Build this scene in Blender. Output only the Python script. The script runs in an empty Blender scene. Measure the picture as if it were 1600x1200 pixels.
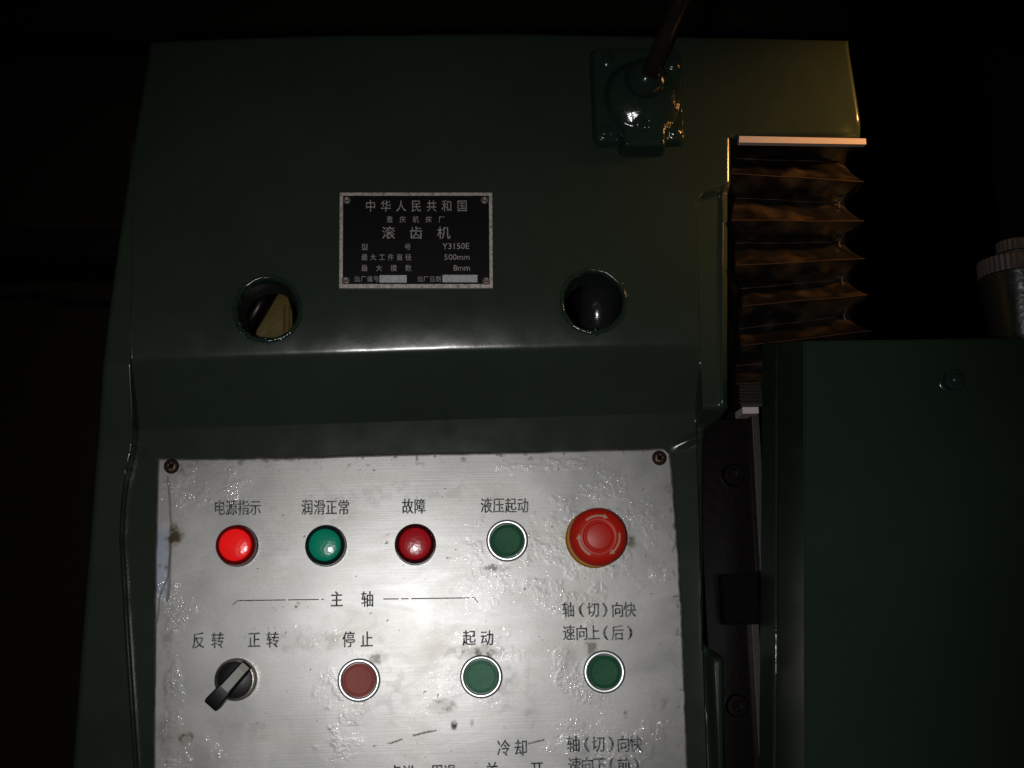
import bpy, bmesh, math, random
import numpy as np
from mathutils import Matrix, Vector
random.seed(7); rng = np.random.default_rng(7)
SC = bpy.context.scene; COL = SC.collection

# ------------------------------------------------------------------ camera
F = 2100.0                                   # focal length in pixels of a 1600 wide frame
CAM = Vector((0, -1.0, 0))
def rot(yaw, pitch, roll):
    return (Matrix.Rotation(-yaw, 3, 'Z') @ Matrix.Rotation(math.pi/2 + pitch, 3, 'X') @ Matrix.Rotation(roll, 3, 'Z'))
R = rot(0.05607, 0.17301, math.radians(-1.5))
cd = bpy.data.cameras.new('camera'); cam = bpy.data.objects.new('camera', cd); COL.objects.link(cam)
cd.sensor_width = 36; cd.lens = 36*F/1600; cd.clip_start = 0.02; cd.clip_end = 60
cam.matrix_world = Matrix.Translation(CAM) @ R.to_4x4()
SC.camera = cam
# ------------------------------------------------------------------ world, lamps, exposure
SC.view_settings.view_transform = 'Standard'; SC.view_settings.look = 'None'
SC.view_settings.exposure = 0; SC.view_settings.gamma = 1
w = bpy.data.worlds.new('World'); SC.world = w; w.use_nodes = True
w.node_tree.nodes['Background'].inputs[0].default_value = (0.75, 0.62, 0.40, 1)
w.node_tree.nodes['Background'].inputs[1].default_value = 0.0035
def lamp(name, kind, loc, energy, color, size, aim=None, angle=None, blend=0.5):
    l = bpy.data.lights.new(name, kind); l.energy = energy; l.color = color; l.shadow_soft_size = size
    o = bpy.data.objects.new(name, l); COL.objects.link(o); o.location = loc
    if aim is not None:
        o.rotation_euler = (Vector(aim)-Vector(loc)).to_track_quat('-Z', 'Y').to_euler()
        l.spot_size = angle; l.spot_blend = blend
    return o
FL = R @ Vector((-0.034, -0.006, 0))
lamp('camera_flash', 'SPOT', CAM+FL, 16.5, (1.0, 0.99, 0.985), 0.009, aim=(0.02, 0, 0.06), angle=math.radians(62), blend=1.0)
lamp('workshop_lamp', 'SPOT', (0.62, -0.20, 0.455), 18, (1.0, 0.46, 0.13), 0.022, aim=(0.30, 0.05, 0.33), angle=math.radians(45), blend=1.0)
SC.cycles.max_bounces = 6

# ------------------------------------------------------------------ helpers
def P(px, py, y=0.0):                        # where the line of sight through a photo point meets the plane at depth y
    d = R @ Vector(((px-800)/F, -(py-600)/F, -1)); t = (y-CAM.y)/d.y
    return CAM + d*t
def mesh_np(name, V, Fc, mat, smooth=True, parent=None):
    me = bpy.data.meshes.new(name); V = np.asarray(V, float)
    me.from_pydata(V.tolist(), [], Fc if isinstance(Fc, list) else Fc.tolist()); me.update()
    if smooth: me.polygons.foreach_set('use_smooth', [True]*len(me.polygons))
    me.materials.append(mat); o = bpy.data.objects.new(name, me); COL.objects.link(o)
    if parent: o.parent = parent
    return o
def fin(name, bm, mat, parent=None, smooth=False, angle=None):
    me = bpy.data.meshes.new(name); bm.normal_update(); bm.to_mesh(me); bm.free()
    if smooth: me.polygons.foreach_set('use_smooth', [True]*len(me.polygons))
    if angle: 
        me.polygons.foreach_set('use_smooth', [True]*len(me.polygons)); me.set_sharp_from_angle(angle=math.radians(angle))
    me.materials.append(mat); o = bpy.data.objects.new(name, me); COL.objects.link(o)
    if parent: o.parent = parent
    return o
def empty(name, label, cat, loc=(0, 0, 0), group=None):
    o = bpy.data.objects.new(name, None); COL.objects.link(o); o.empty_display_size = 0.02
    o['label'] = label; o['category'] = cat
    if group: o['group'] = group
    return o
def struct(o): o['kind'] = 'structure'; return o
def box(bm, lo, hi, bev=0.0, seg=2):
    r = bmesh.ops.create_cube(bm, size=1); vs = r['verts']
    for v in vs:
        v.co = Vector([lo[i]+(hi[i]-lo[i])*(v.co[i]+0.5) for i in range(3)])
    if bev:
        es = list({e for v in vs for e in v.link_edges})
        bmesh.ops.bevel(bm, geom=es, offset=bev, segments=seg, affect='EDGES', profile=0.5)
def lathe(bm, cx, cz, y0, prof, seg=64, wob=None):
    """revolve (radius, height toward the camera) pairs round an axis along -y"""
    rings = []
    for (r, h) in prof:
        if r < 1e-7: rings.append([bm.verts.new((cx, y0-h, cz))]); continue
        rg = []
        for k in range(seg):
            a = 2*math.pi*k/seg; rr = r*(1+(wob(a, h) if wob else 0))
            rg.append(bm.verts.new((cx+rr*math.cos(a), y0-h, cz+rr*math.sin(a))))
        rings.append(rg)
    for A, B in zip(rings, rings[1:]):
        if len(A) == 1 and len(B) == 1: continue
        for k in range(seg):
            a, b = A[k % len(A)], A[(k+1) % len(A)]; c, d = B[(k+1) % len(B)], B[k % len(B)]
            vs = []
            for q in (a, b, c, d):
                if q not in vs: vs.append(q)
            if len(vs) > 2: bm.faces.new(vs)
def rod(bm, a, b, r0, r1, seg=24, cap=True):
    a = Vector(a); b = Vector(b); q = (b-a).to_track_quat('Z', 'Y')
    A = [bm.verts.new(a+q@Vector((r0*math.cos(t), r0*math.sin(t), 0))) for t in [2*math.pi*k/seg for k in range(seg)]]
    B = [bm.verts.new(b+q@Vector((r1*math.cos(t), r1*math.sin(t), 0))) for t in [2*math.pi*k/seg for k in range(seg)]]
    for k in range(seg): bm.faces.new((A[k], A[(k+1) % seg], B[(k+1) % seg], B[k]))
    if cap: bm.faces.new(A[::-1]); bm.faces.new(B)
def hexa(bm, cx, cz, y0, h, af, rot_=0.0, bev=0.0006):
    r = af/math.sqrt(3); n = 6
    rings = []
    for rr, hh in ((r, 0), (r, h-bev), (r-bev, h)):
        rings.append([bm.verts.new((cx+rr*math.cos(rot_+k*math.pi/3), y0-hh, cz+rr*math.sin(rot_+k*math.pi/3))) for k in range(6)])
    for A, B in zip(rings, rings[1:]):
        for k in range(6): bm.faces.new((A[k], A[(k+1) % 6], B[(k+1) % 6], B[k]))
    bm.faces.new(rings[-1])
def vnoise(x, z, s, seed):
    """smooth value noise, cell size s"""
    g = np.random.default_rng(seed).random((257, 257))
    u = x/s + 1000.37; v = z/s + 1000.71
    i = np.floor(u).astype(int); j = np.floor(v).astype(int); fu = u-i; fv = v-j
    fu = fu*fu*(3-2*fu); fv = fv*fv*(3-2*fv); i %= 256; j %= 256
    return (g[i, j]*(1-fu)+g[i+1, j]*fu)*(1-fv) + (g[i, j+1]*(1-fu)+g[i+1, j+1]*fu)*fv
def fbm(x, z, s, seed, octv=4):
    t = 0; a = 0.5; n = 0
    for k in range(octv): t = t+a*vnoise(x, z, s/2**k, seed+k*17); n += a; a *= 0.5
    return t/n
def sst(a, b, x): t = np.clip((x-a)/(b-a), 0, 1); return t*t*(3-2*t)

# ------------------------------------------------------------------ materials
class NT:
    def __init__(s, name):
        s.m = bpy.data.materials.new(name); s.m.use_nodes = True; s.t = s.m.node_tree; s.n = s.t.nodes
        s.b = s.n['Principled BSDF']
    def node(s, typ, **kw):
        n = s.n.new(typ)
        for k, v in kw.items():
            if k in n.inputs: n.inputs[k].default_value = v
            else: setattr(n, k, v)
        return n
    def link(s, a, b): s.t.links.new(a, b)
    def coords(s, scale=(1, 1, 1)):
        g = s.node('ShaderNodeNewGeometry'); m = s.node('ShaderNodeMapping'); m.inputs['Scale'].default_value = scale
        s.link(g.outputs['Position'], m.inputs['Vector']); return m.outputs[0]
    def noise(s, scale, detail=4, rough=0.55, vec=None, dist=0.0):
        n = s.node('ShaderNodeTexNoise'); n.inputs['Scale'].default_value = scale; n.inputs['Detail'].default_value = detail
        n.inputs['Roughness'].default_value = rough; n.inputs['Distortion'].default_value = dist
        s.link(vec if vec is not None else s.coords(), n.inputs['Vector']); return n.outputs['Fac']
    def ramp(s, fac, stops):
        r = s.node('ShaderNodeValToRGB'); e = r.color_ramp.elements
        while len(e) < len(stops): e.new(0.5)
        for el, (p, c) in zip(e, stops): el.position = p; el.color = (*c, 1) if len(c) == 3 else c
        s.link(fac, r.inputs[0]); return r.outputs[0]
    def math(s, op, a, b=None, clamp=False):
        n = s.node('ShaderNodeMath'); n.operation = op; n.use_clamp = clamp
        for i, v in enumerate((a, b)):
            if v is None: continue
            if isinstance(v, (int, float)): n.inputs[i].default_value = v
            else: s.link(v, n.inputs[i])
        return n.outputs[0]
    def mix(s, fac, a, b):
        n = s.node('ShaderNodeMix'); n.data_type = 'RGBA'
        for i, v in ((0, fac), (6, a), (7, b)):
            if isinstance(v, tuple): n.inputs[i].default_value = (*v, 1)
            elif isinstance(v, (int, float)): n.inputs[i].default_value = v
            else: s.link(v, n.inputs[i])
        return n.outputs[2]
    def bump(s, h, strength=0.3, dist=0.001, nrm=None):
        n = s.node('ShaderNodeBump'); n.inputs['Strength'].default_value = strength; n.inputs['Distance'].default_value = dist
        s.link(h, n.inputs['Height'])
        if nrm is not None: s.link(nrm, n.inputs['Normal'])
        return n.outputs[0]
    def attr(s, name):
        n = s.node('ShaderNodeAttribute'); n.attribute_name = name; return n.outputs['Fac']
    def set(s, **kw):
        for k, v in kw.items():
            k = k.replace('_', ' ')
            if isinstance(v, (int, float, tuple)):
                s.b.inputs[k].default_value = (*v, 1) if isinstance(v, tuple) and len(v) == 3 else v
            else: s.link(v, s.b.inputs[k])
        return s.m

def paint(name, c1, c2, rough=0.3, bump=0.25, scale=60, spec=0.36):
    t = NT(name)
    big = t.noise(9, 5, 0.6); fine = t.noise(scale, 4, 0.5); peel = t.noise(420, 2, 0.5)
    col = t.mix(t.ramp(big, [(0.35, (0, 0, 0)), (0.7, (1, 1, 1))]), c1, c2)
    specks = t.ramp(t.noise(160, 3, 0.7), [(0.70, (0, 0, 0)), (0.76, (1, 1, 1))])
    col = t.mix(specks, col, (c2[0]*1.5, c2[1]*1.3, c2[2]*1.2))
    h = t.math('ADD', t.math('MULTIPLY', fine, 1.0), t.math('MULTIPLY', peel, 0.10))
    rg = t.math('ADD', t.math('MULTIPLY', fine, 0.10), rough-0.05)
    t.set(Base_Color=col, Roughness=rg, Normal=t.bump(h, bump, 0.002), Specular_IOR_Level=spec)
    return t.m
GREEN = paint('green_gloss_paint', (0.0165, 0.0240, 0.0165), (0.0205, 0.0300, 0.0205), 0.20, 0.06, 45)
GREEN_THICK = paint('green_thick_paint', (0.011, 0.021, 0.016), (0.015, 0.027, 0.019), 0.15, 0.40, 110)
GREEN_CAB = paint('green_sheet_paint', (0.0120, 0.0200, 0.0125), (0.0155, 0.0250, 0.0155), 0.30, 0.10, 30, 0.04)

def simple(name, c, rough=0.4, metal=0.0, bump=0.0, scale=300, vary=0.25, **kw):
    t = NT(name); n = t.noise(scale, 4, 0.6)
    col = t.mix(n, tuple(v*(1-vary) for v in c), tuple(min(1, v*(1+vary)) for v in c))
    t.set(Base_Color=col, Roughness=rough, Metallic=metal, **kw)
    if bump: t.set(Normal=t.bump(n, bump, 0.0006))
    return t.m
BLACK_PL = simple('black_plastic', (0.008, 0.008, 0.008), 0.4, 0, 0.1, 500, Specular_IOR_Level=0.3)
CHROME = simple('bright_ring_metal', (0.93, 0.95, 0.97), 0.34, 0.85, 0.05, 300, 0.05)
CHROME_DK = simple('worn_chrome', (0.62, 0.58, 0.52), 0.25, 1.0, 0.2, 400, 0.2)
STEEL_DK = simple('oiled_dark_steel', (0.0030, 0.0020, 0.0015), 0.28, 0, 0.3, 150, 0.5, Specular_IOR_Level=0.12)
STEEL_BK = simple('blackened_steel', (0.03, 0.03, 0.033), 0.16, 0.6, 0.3, 200, 0.3)
STEEL_MID = simple('dull_steel', (0.020, 0.012, 0.011), 0.4, 0, 0.2, 300, 0.3)
WHITE_BAR = simple('off_white_bar', (0.42, 0.36, 0.35), 0.5, 0, 0.05, 200, 0.08)
GAP = simple('near_black_matte', (0.002, 0.002, 0.002), 0.9, Specular_IOR_Level=0.1)  # near-black; inside the openings it stands in for deep shade
PUTTY = simple('yellow_brown_primer', (0.085, 0.058, 0.012), 0.28, 0, 0.9, 55, 0.45)
YELLOW = simple('yellow_plastic', (0.46, 0.19, 0.008), 0.5, 0, 0.1, 200, 0.15, Specular_IOR_Level=0.2)
INK = NT('worn_black_ink'); _n = INK.ramp(INK.noise(480, 3, 0.75), [(0.45, (0.014, 0.019, 0.023)), (0.56, (0.22, 0.23, 0.23))])
INK.set(Base_Color=_n, Roughness=0.6, Specular_IOR_Level=0.25); INK = INK.m
RED_MUSH = simple('red_moulded_plastic', (0.50, 0.016, 0.007), 0.40, 0, 0.05, 200, 0.12, Specular_IOR_Level=0.3)
ARROW = simple('worn_cream_print', (0.46, 0.29, 0.20), 0.6, 0, 0, 500, 0.3)
GREEN_CAP = simple('green_push_cap', (0.014, 0.105, 0.046), 0.55, 0, 0.2, 260, 0.25, Specular_IOR_Level=0.2)
GREEN_CAP_DUSTY = simple('dusty_green_push_cap', (0.085, 0.23, 0.145), 0.6, 0, 0.2, 260, 0.3, Specular_IOR_Level=0.2)
RED_CAP = simple('faded_red_push_cap', (0.37, 0.10, 0.085), 0.6, 0, 0.2, 260, 0.25, Specular_IOR_Level=0.2)
def lens(name, c, emit=0.0, rough=0.20, dark=0.35):
    t = NT(name)
    v = t.node('ShaderNodeTexVoronoi'); v.inputs['Scale'].default_value = 420; t.link(t.coords(), v.inputs['Vector'])
    n = t.noise(110, 3, 0.6)
    col = t.mix(n, tuple(x*0.8 for x in c), tuple(min(1, x*1.2) for x in c))
    t.set(Base_Color=col, Roughness=rough, Normal=t.bump(v.outputs['Distance'], 0.12, 0.0005), Specular_IOR_Level=0.3)
    if emit: t.set(Emission_Color=c, Emission_Strength=emit)
    return t.m
LENS_R_ON = lens('lit_red_lens', (0.85, 0.010, 0.010), 0.35)
LENS_R = lens('red_lens', (0.50, 0.012, 0.020)); LENS_G = lens('green_lens', (0.004, 0.29, 0.165))
RIM_R = simple('dark_red_lens_rim', (0.055, 0.004, 0.004), 0.2); RIM_R_ON = lens('red_lens_rim_glowing', (0.16, 0.004, 0.004), 0.05)
RIM_G = simple('dark_green_lens_rim', (0.006, 0.02, 0.018), 0.2)
RUST = simple('rusty_screw_metal', (0.045, 0.025, 0.015), 0.4, 0.5, 0.5, 300, 0.6)

# =================================================================== background: the dark workshop behind the machine
bm = bmesh.new(); box(bm, (-4, 2.6, -2.2), (4, 2.75, 3.2))
WALL = NT('dim_plaster_wall'); WALL.set(Base_Color=WALL.mix(WALL.noise(3, 5), (0.045, 0.037, 0.020), (0.075, 0.06, 0.036)), Roughness=0.9)
struct(fin('back_wall', bm, WALL.m))
bm = bmesh.new(); box(bm, (-4, -2.5, -1.36), (4, 2.6, -1.3))
struct(fin('workshop_floor', bm, simple('oily_concrete', (0.05, 0.045, 0.04), 0.7, 0, 0.2, 20)))
def pipe(name, pts, r, mat, label, cat):
    bm = bmesh.new()
    for a, b in zip(pts, pts[1:]): rod(bm, a, b, r, r, 12, True)
    o = fin(name, bm, mat, smooth=True); o['label'] = label; o['category'] = cat; return o
DK = simple('black_rubber', (0.006, 0.006, 0.006), 0.6)
pipe('cable', [P(x, y, 2.5) for x, y in ((-220, 452), (-60, 470), (10, 466), (55, 462), (78, 468), (100, 474), (140, 474), (230, 478), (420, 470))], 0.009, DK,
     'thin black cable sagging along the dark wall left of the machine', 'cable')
bm = bmesh.new(); a = P(-200, 396, 2.45); b = P(320, 398, 2.45); box(bm, (a.x, 2.35, b.z-0.03), (b.x, 2.6, a.z+0.03), 0.004)
o = fin('wall_beam', bm, DK); o['label'] = 'dark horizontal beam on the wall left of the machine, above the cable'; o['category'] = 'beam'
bm = bmesh.new(); a = P(-200, 35, 2.45); b = P(900, 42, 2.45); box(bm, (a.x, 2.5, b.z-0.012), (b.x+1.2, 2.6, b.z+0.012), 0.002)
o = fin('ceiling_conduit', bm, DK); o['label'] = 'thin dark conduit on the wall above the machine top'; o['category'] = 'conduit'
bm = bmesh.new(); a = P(1412, 600, 1.6); box(bm, (a.x, 1.6, -1.3), (a.x+0.22, 1.8, 3.0), 0.01)
o = fin('wall_post', bm, GAP); o['label'] = 'black upright post in the dark behind the bellows and cabinet'; o['category'] = 'post'

# =================================================================== the machine column
machine = empty('gear_hobbing_machine', 'large dark green painted machine column with lever, two round holes and a recessed console', 'machine')
HB = 0.030                                   # how far the upper face stands out of the console surface
def X(px, py, y): return P(px, py, y).x
def Z(px, py, y): return P(px, py, y).z
def poly(pts, y):                            # photo points -> (z list ascending, x list) at depth y
    q = sorted([(P(a, b, y).z, P(a, b, y).x) for a, b in pts]); return [u[0] for u in q], [u[1] for u in q]
Lz, Lx = poly([(232, 62), (206, 225), (183, 380), (160, 545), (140, 700), (118, 960), (100, 1200), (74, 1560)], -HB)
R1z, R1x = poly([(1328, 60), (1334, 100), (1351, 214)], -HB)
R2z, R2x = poly([(1143, 195), (1143, 300), (1143, 640), (1137, 652), (1116, 664), (1114, 760), (1116, 1005), (1124, 1014), (1141, 1026), (1142, 1200), (1142, 1560)], -HB)
REz, REx = poly([(206, 545), (206, 600), (206, 650), (204, 680), (199, 706), (193, 730), (187, 758), (183, 795), (181, 840), (190, 1000), (203, 1200), (222, 1560)], -HB+0.006)   # recess, left edge
XSz, XSx = poly([(1081, 298), (1086, 420), (1090, 545), (1096, 690), (1104, 960), (1112, 1200), (1120, 1560)], -HB/2)               # where the front steps back on the right
Tz, Tx = zip(*[(P(a, b, -HB).x, P(a, b, -HB).z) for a, b in ((232, 62), (500, 52), (780, 49), (1060, 54), (1330, 60))])      # top edge: x -> z
zt, zb = P(900, 49, -HB).z, P(900, 1560, -HB).z
zsplit = P(1250, 214, -HB).z
ze, zr = P(700, 546, -HB).z, P(700, 656, 0).z
zst = P(1100, 297, -HB).z
H1 = P(418, 483, -HB); H2 = P(927, 470, -HB); RH = 0.0232; 
slope = (P(1088, 546, -HB).z-P(206, 571, -HB).z)/(P(1088, 546, -HB).x-P(206, 571, -HB).x)
def height(x, z):
    tilt = 0.012*0 + slope*0*(x)
    xe = np.interp(z, REz, REx); xs = np.interp(z, XSz, XSx)
    zz = z - np.interp(x, [-0.25, 0, 0.2], [-0.004, 0, 0.002])
    inrec = sst(-0.0005, 0.0005, x-xe)                       # 1 inside the recess
    u_ = np.clip((zz-ze-0.002)/0.044, 0, 1)
    roll = HB-0.0029*(1-u_)**2.2                                # the upper face rolls over toward its lower edge
    roof = np.interp(zz, [zr, ze], [0, HB-0.0032])
    roof = roof+np.clip(zz-ze, 0, None)*0.7; k_ = 0.0016; h_ = np.clip(0.5+0.5*(roof-roll)/k_, 0, 1)
    prof = roof*(1-h_)+roll*h_-k_*h_*(1-h_)
    left = HB*np.interp(z, [P(165, 960, -HB).z, P(165, 800, -HB).z, P(165, 690, -HB).z, P(165, 570, -HB).z, zt], [0.38, 0.40, 0.50, 0.97, 1.0])
    left = left + 0.004*sst(0, 0.03, xe-x-0.0)*sst(P(165, 700, -HB).z, P(165, 815, -HB).z, z)*0
    H = left*(1-inrec)+prof*inrec
    # right side steps back
    below = sst(0.003, -0.003, z-zst+0.004*np.sin((x-0.18)*90))
    r = 0.006
    corner = sst(-0.0008, 0.0012, x-xs-np.clip(0.010-(zst-z), 0, 0.010)*0.7)*below
    lv = -0.007+0.027*sst(P(1120, 668, 0).z, P(1120, 640, 0).z, z); H = H*(1-corner)+lv*corner
    # raised bead near the right edge of the strip
    xr = np.interp(z, R2z, R2x); 
    H = H+0.0018*np.exp(-((x-(xr-0.005))/0.0014)**2)*corner*sst(P(1120, 650, 0).z, P(1120, 630, 0).z, z)
    # lower boss
    zl = P(1120, 1018, 0.01).z; bx = P(1106, 1100, 0.01).x
    H = H+0.016*sst(-0.002, 0.003, x-bx)*sst(0.002, -0.006, z-zl)*corner
    # casting lump under the console corner at the right
    g = P(1072, 690, 0); u = (x-g.x)*0.92+(z-g.z)*0.39*0; v = (z-g.z)-(x-g.x)*0.36
    H = H+0.0035*sst(-0.014, 0.004, x-g.x)*np.exp(-(v/0.0032)**2)*sst(zr+0.0, zr-0.006, z)
    # soft rolled corner on the lower right of the overhanging arm
    c = P(1352, 214, -HB); dd = np.hypot((x-c.x)*0.9, (z-c.z)*1.25)
    H = H-0.007*np.exp(-(dd/0.011)**2)
    # gentle unevenness of the casting
    H = H+0.0011*(fbm(x, z, 0.11, 3, 2)-0.5)+0.00032*(fbm(x, z, 0.022, 9, 2)-0.5)
    return H
def edge_round(H, d, r=0.0045):
    q = np.clip(1-d/r, 0, 1); return H-(r-np.sqrt(np.clip(r*r-(q*r)**2, 0, None)))
step = 0.00135
def grid(z0, z1, lz, lx, rz, rx, top=False):
    nz = int((z1-z0)/step)+1; nx = int(0.54/step)
    if top: zz = np.linspace(z0, z1, nz)[:, None]
    else:
        global ROW
        seg = lambda p, q: np.linspace(p, q, int((q-p)/step)+1)[:-1]
        s_ = [seg(z0, zr), seg(zr, ze), seg(ze, z1)]; ROW = len(s_[0]); zz = np.concatenate(s_+[[z1]])[:, None]
    t = np.linspace(0, 1, nx)[None, :]
    a = np.interp(zz, lz, lx); b = np.interp(zz, rz, rx)
    if not top:                              # columns follow the recess edge and the step on the right
        xe = np.interp(zz, REz, REx); xs = np.minimum(np.interp(zz, XSz, XSx), b-0.0075)
        segs = [(a, xe-0.004, 60), (xe-0.004, xe+0.004, 24), (xe+0.004, xs-0.005, 300), (xs-0.005, xs+0.006, 14), (xs+0.006, b, 30)]
        x = np.concatenate([p+(q-p)*np.linspace(0, 1, n+1)[None, :-1] for p, q, n in segs]+[b], 1)
    else: x = a*(1-t)+b*t
    z = zz+0*x
    if not top: z = z+np.interp(x, [-0.25, 0, 0.2], [-0.004, 0, 0.002])*sst(zr-0.05, zr-0.01, zz)*sst(ze+0.03, ze+0.006, zz)
    if top: z = z+(np.interp(x, Tz, Tx)-zt)*sst(z0, z1, z)
    d = np.minimum(x-a, b-x)
    if top: d = np.minimum(d, np.interp(x, Tz, Tx)-z)
    return x, z, np.clip(d, 0, None)
Vs = []; Fs = []
def add_grid(x, z, d, skip_holes, keep=None):
    nz, nx = x.shape; H = edge_round(height(x, z), d)
    base = sum(len(v) for v in Vs); V = np.stack([x, -H, z], -1).reshape(-1, 3); Vs.append(V)
    idx = np.arange(nz*nx).reshape(nz, nx)+base
    q = np.stack([idx[:-1, :-1], idx[:-1, 1:], idx[1:, 1:], idx[1:, :-1]], -1).reshape(-1, 4)
    cx = (x[:-1, :-1]+x[1:, 1:]).ravel()/2; cz = (z[:-1, :-1]+z[1:, 1:]).ravel()/2
    ok = np.ones(len(q), bool)
    for h in (H1, H2): ok &= np.hypot(cx-h.x, cz-h.z) > RH
    Fs.append(q[ok])
    return idx
xg, zg, dg = grid(zb, zsplit, Lz, Lx, R2z, R2x); i2 = add_grid(xg, zg, dg, True)
xa, za, da = grid(zsplit, zt, Lz, Lx, R1z, R1x, top=True)
# the arm's underside is an edge too, right of the column
xr2 = np.interp(zsplit, R2z, R2x); da = np.minimum(da, np.where(xa > xr2+0.001, za-zsplit, 1)); i1 = add_grid(xa, za, da, True)
V = np.concatenate(Vs); Q = np.concatenate(Fs)
# side walls: extrude the outline backwards
def wall(idx_list):
    global V
    pts = V[idx_list].copy(); pts[:, 1] = 0.30; base = len(V); V = np.concatenate([V, pts])
    a = np.array(idx_list); b = np.arange(len(a))+base
    return np.stack([a[:-1], b[:-1], b[1:], a[1:]], -1)
kk = int(np.argmin(abs(xa[0]-xr2)))
W = [wall(i2[:, 0]), wall(i2[::-1, -1]), wall(i1[:, 0]), wall(i1[-1, :]), wall(i1[::-1, -1]), wall(i1[0, kk:][::-1])]
Q = np.concatenate([Q]+W)
body = mesh_np('column_casting', V, Q, GREEN, True, machine)
body.data.set_sharp_from_angle(angle=math.radians(50))
ev = np.zeros(len(body.data.edges)*2, dtype=np.int32); body.data.edges.foreach_get('vertices', ev); ev = ev.reshape(-1, 2)
onrow = np.zeros(len(body.data.vertices), bool); onrow[i2[ROW]] = True
sh = body.data.attributes['sharp_edge'].data; cur = np.zeros(len(sh), bool); sh.foreach_get('value', cur); cur |= onrow[ev].all(1); sh.foreach_set('value', cur)

# openings: rim, bore and what shows inside
def opening(H, seed, label):
    bm = bmesh.new(); seg = 120; rr = np.random.default_rng(seed); ph = rr.random(8)*6.28
    wob = lambda a, h: 0.012*math.sin(3*a+ph[0])+0.009*math.sin(11*a+ph[1]+h*900)+0.010*math.sin(29*a+ph[2]+h*1500)*math.sin(5*a+ph[3])
    prof = [(RH+0.0024, -0.0010), (RH+0.0017, 0.0003), (RH+0.0008, 0.0006), (RH-0.0003, 0.0002), (RH-0.0010, -0.0010), (RH-0.0014, -0.003), (RH-0.0016, -0.0065)]
    lathe(bm, H.x, H.z, -HB-0.0006, prof, seg, wob); rim = fin('hole_rim', bm, GREEN_THICK, machine, smooth=True)
    bm = bmesh.new()
    lathe(bm, H.x, H.z, -HB, [(RH-0.0018, -0.006), (RH-0.0022, -0.016), (RH-0.0028, -0.024), (RH-0.0040, -0.028), (RH-0.0040, -0.029), (RH-0.003, -0.031), (RH+0.03, -0.032), (RH+0.03, -0.25), (0, -0.25)], 96,
          lambda a, h: 0.006*math.sin(3*a+ph[3])+0.003*math.sin(5*a+ph[4]))
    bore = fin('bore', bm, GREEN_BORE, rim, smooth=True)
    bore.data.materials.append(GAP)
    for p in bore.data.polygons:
        if p.center.y > 0.0005: p.material_index = 1  # back of the opening coloured near-black in place of shade
    bm = bmesh.new(); lo, hi = label
    for _ in range(46):                                       # lumps of thick paint left round the cut edge
        a = math.radians(rr.uniform(lo, hi)); q = RH+rr.uniform(-0.0012, 0.0030); r_ = rr.uniform(0.0004, 0.0010)
        m = Matrix.Translation((H.x+q*math.cos(a), -HB-0.0002, H.z+q*math.sin(a))) @ Matrix.Diagonal((r_, r_*0.8, r_*rr.uniform(0.8, 1.6), 1))
        bmesh.ops.create_icosphere(bm, subdivisions=2, radius=1, matrix=m)
    o = fin('paint_bead', bm, GREEN_WET, rim, smooth=True); o['kind'] = 'stuff'
    return rim
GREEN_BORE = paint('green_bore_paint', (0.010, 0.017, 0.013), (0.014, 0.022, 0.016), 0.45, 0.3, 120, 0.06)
GREEN_WET = paint('green_paint_lumps', (0.011, 0.021, 0.016), (0.015, 0.027, 0.019), 0.10, 0.2, 300, 0.8)
opening(H1, 1, (105, 300)); opening(H2, 2, (-110, 95))
# inside the left opening: a primed casting web and a dark slanting bar
bm = bmesh.new()
pts = [(400, 512), (439, 455), (449, 462), (456, 486), (458, 560), (420, 560), (394, 540)]
top = [bm.verts.new(P(a, b, 0.045)) for a, b in pts]; bot = [bm.verts.new(P(a, b, 0.045)+Vector((0, 0.05, 0))) for a, b in pts]
bm.faces.new(top[::-1]); n = len(pts)
for k in range(n): bm.faces.new((top[k], top[(k+1) % n], bot[(k+1) % n], bot[k]))
a = P(456, 462, 0.044); b = P(452, 545, 0.044)
rod(bm, P(449, 478, 0.046), P(448, 550, 0.046), 0.0030, 0.0030, 14)
fin('inner_web', bm, PUTTY, machine, angle=40)
bm = bmesh.new(); rod(bm, P(446, 405, 0.035), P(366, 545, 0.035), 0.0085, 0.0085, 28); rod(bm, P(436, 405, 0.045), P(364, 520, 0.045), 0.0062, 0.0062, 28)
fin('inner_bar', bm, STEEL_DK, machine, smooth=True)
# inside the right opening: a black vertical shaft and a sliver of primer on the left
bm = bmesh.new(); a = P(933, 400, 0.040); b = P(934, 560, 0.040)
rod(bm, a, b, 0.0150, 0.0150, 48)
fin('inner_shaft', bm, STEEL_BK, machine, smooth=True)
bm = bmesh.new(); a = P(872, 455, 0.028); b = P(881.5, 515, 0.028); box(bm, (a.x, 0.028, b.z), (b.x+0.0012, 0.034, a.z), 0.0005)
fin('primer_patch', bm, PUTTY, machine)

# =================================================================== nameplate
YN = -HB-0.0018
npl = empty('nameplate', 'small black rectangular nameplate with white writing and bare metal border', 'nameplate')
def Pn(a, b, y=YN): return P(a, b, y)
bm = bmesh.new(); c4 = [(531, 301), (769, 301), (770, 450), (530, 450)]
f = [bm.verts.new(Pn(a, b)) for a, b in c4]; g = [bm.verts.new(v.co+Vector((0, 0.0014, 0))) for v in f]
bm.faces.new(f[::-1]); [bm.faces.new((f[k], f[(k+1) % 4], g[(k+1) % 4], g[k])) for k in range(4)]
PM = NT('scuffed_plate_metal'); _n = PM.noise(350, 4, 0.7)
PM.set(Base_Color=PM.ramp(_n, [(0.30, (0.10, 0.08, 0.065)), (0.45, (0.32, 0.28, 0.25)), (0.7, (0.50, 0.46, 0.43))]), Metallic=0.35, Roughness=0.5, Normal=PM.bump(_n, 0.2, 0.0004))
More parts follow.
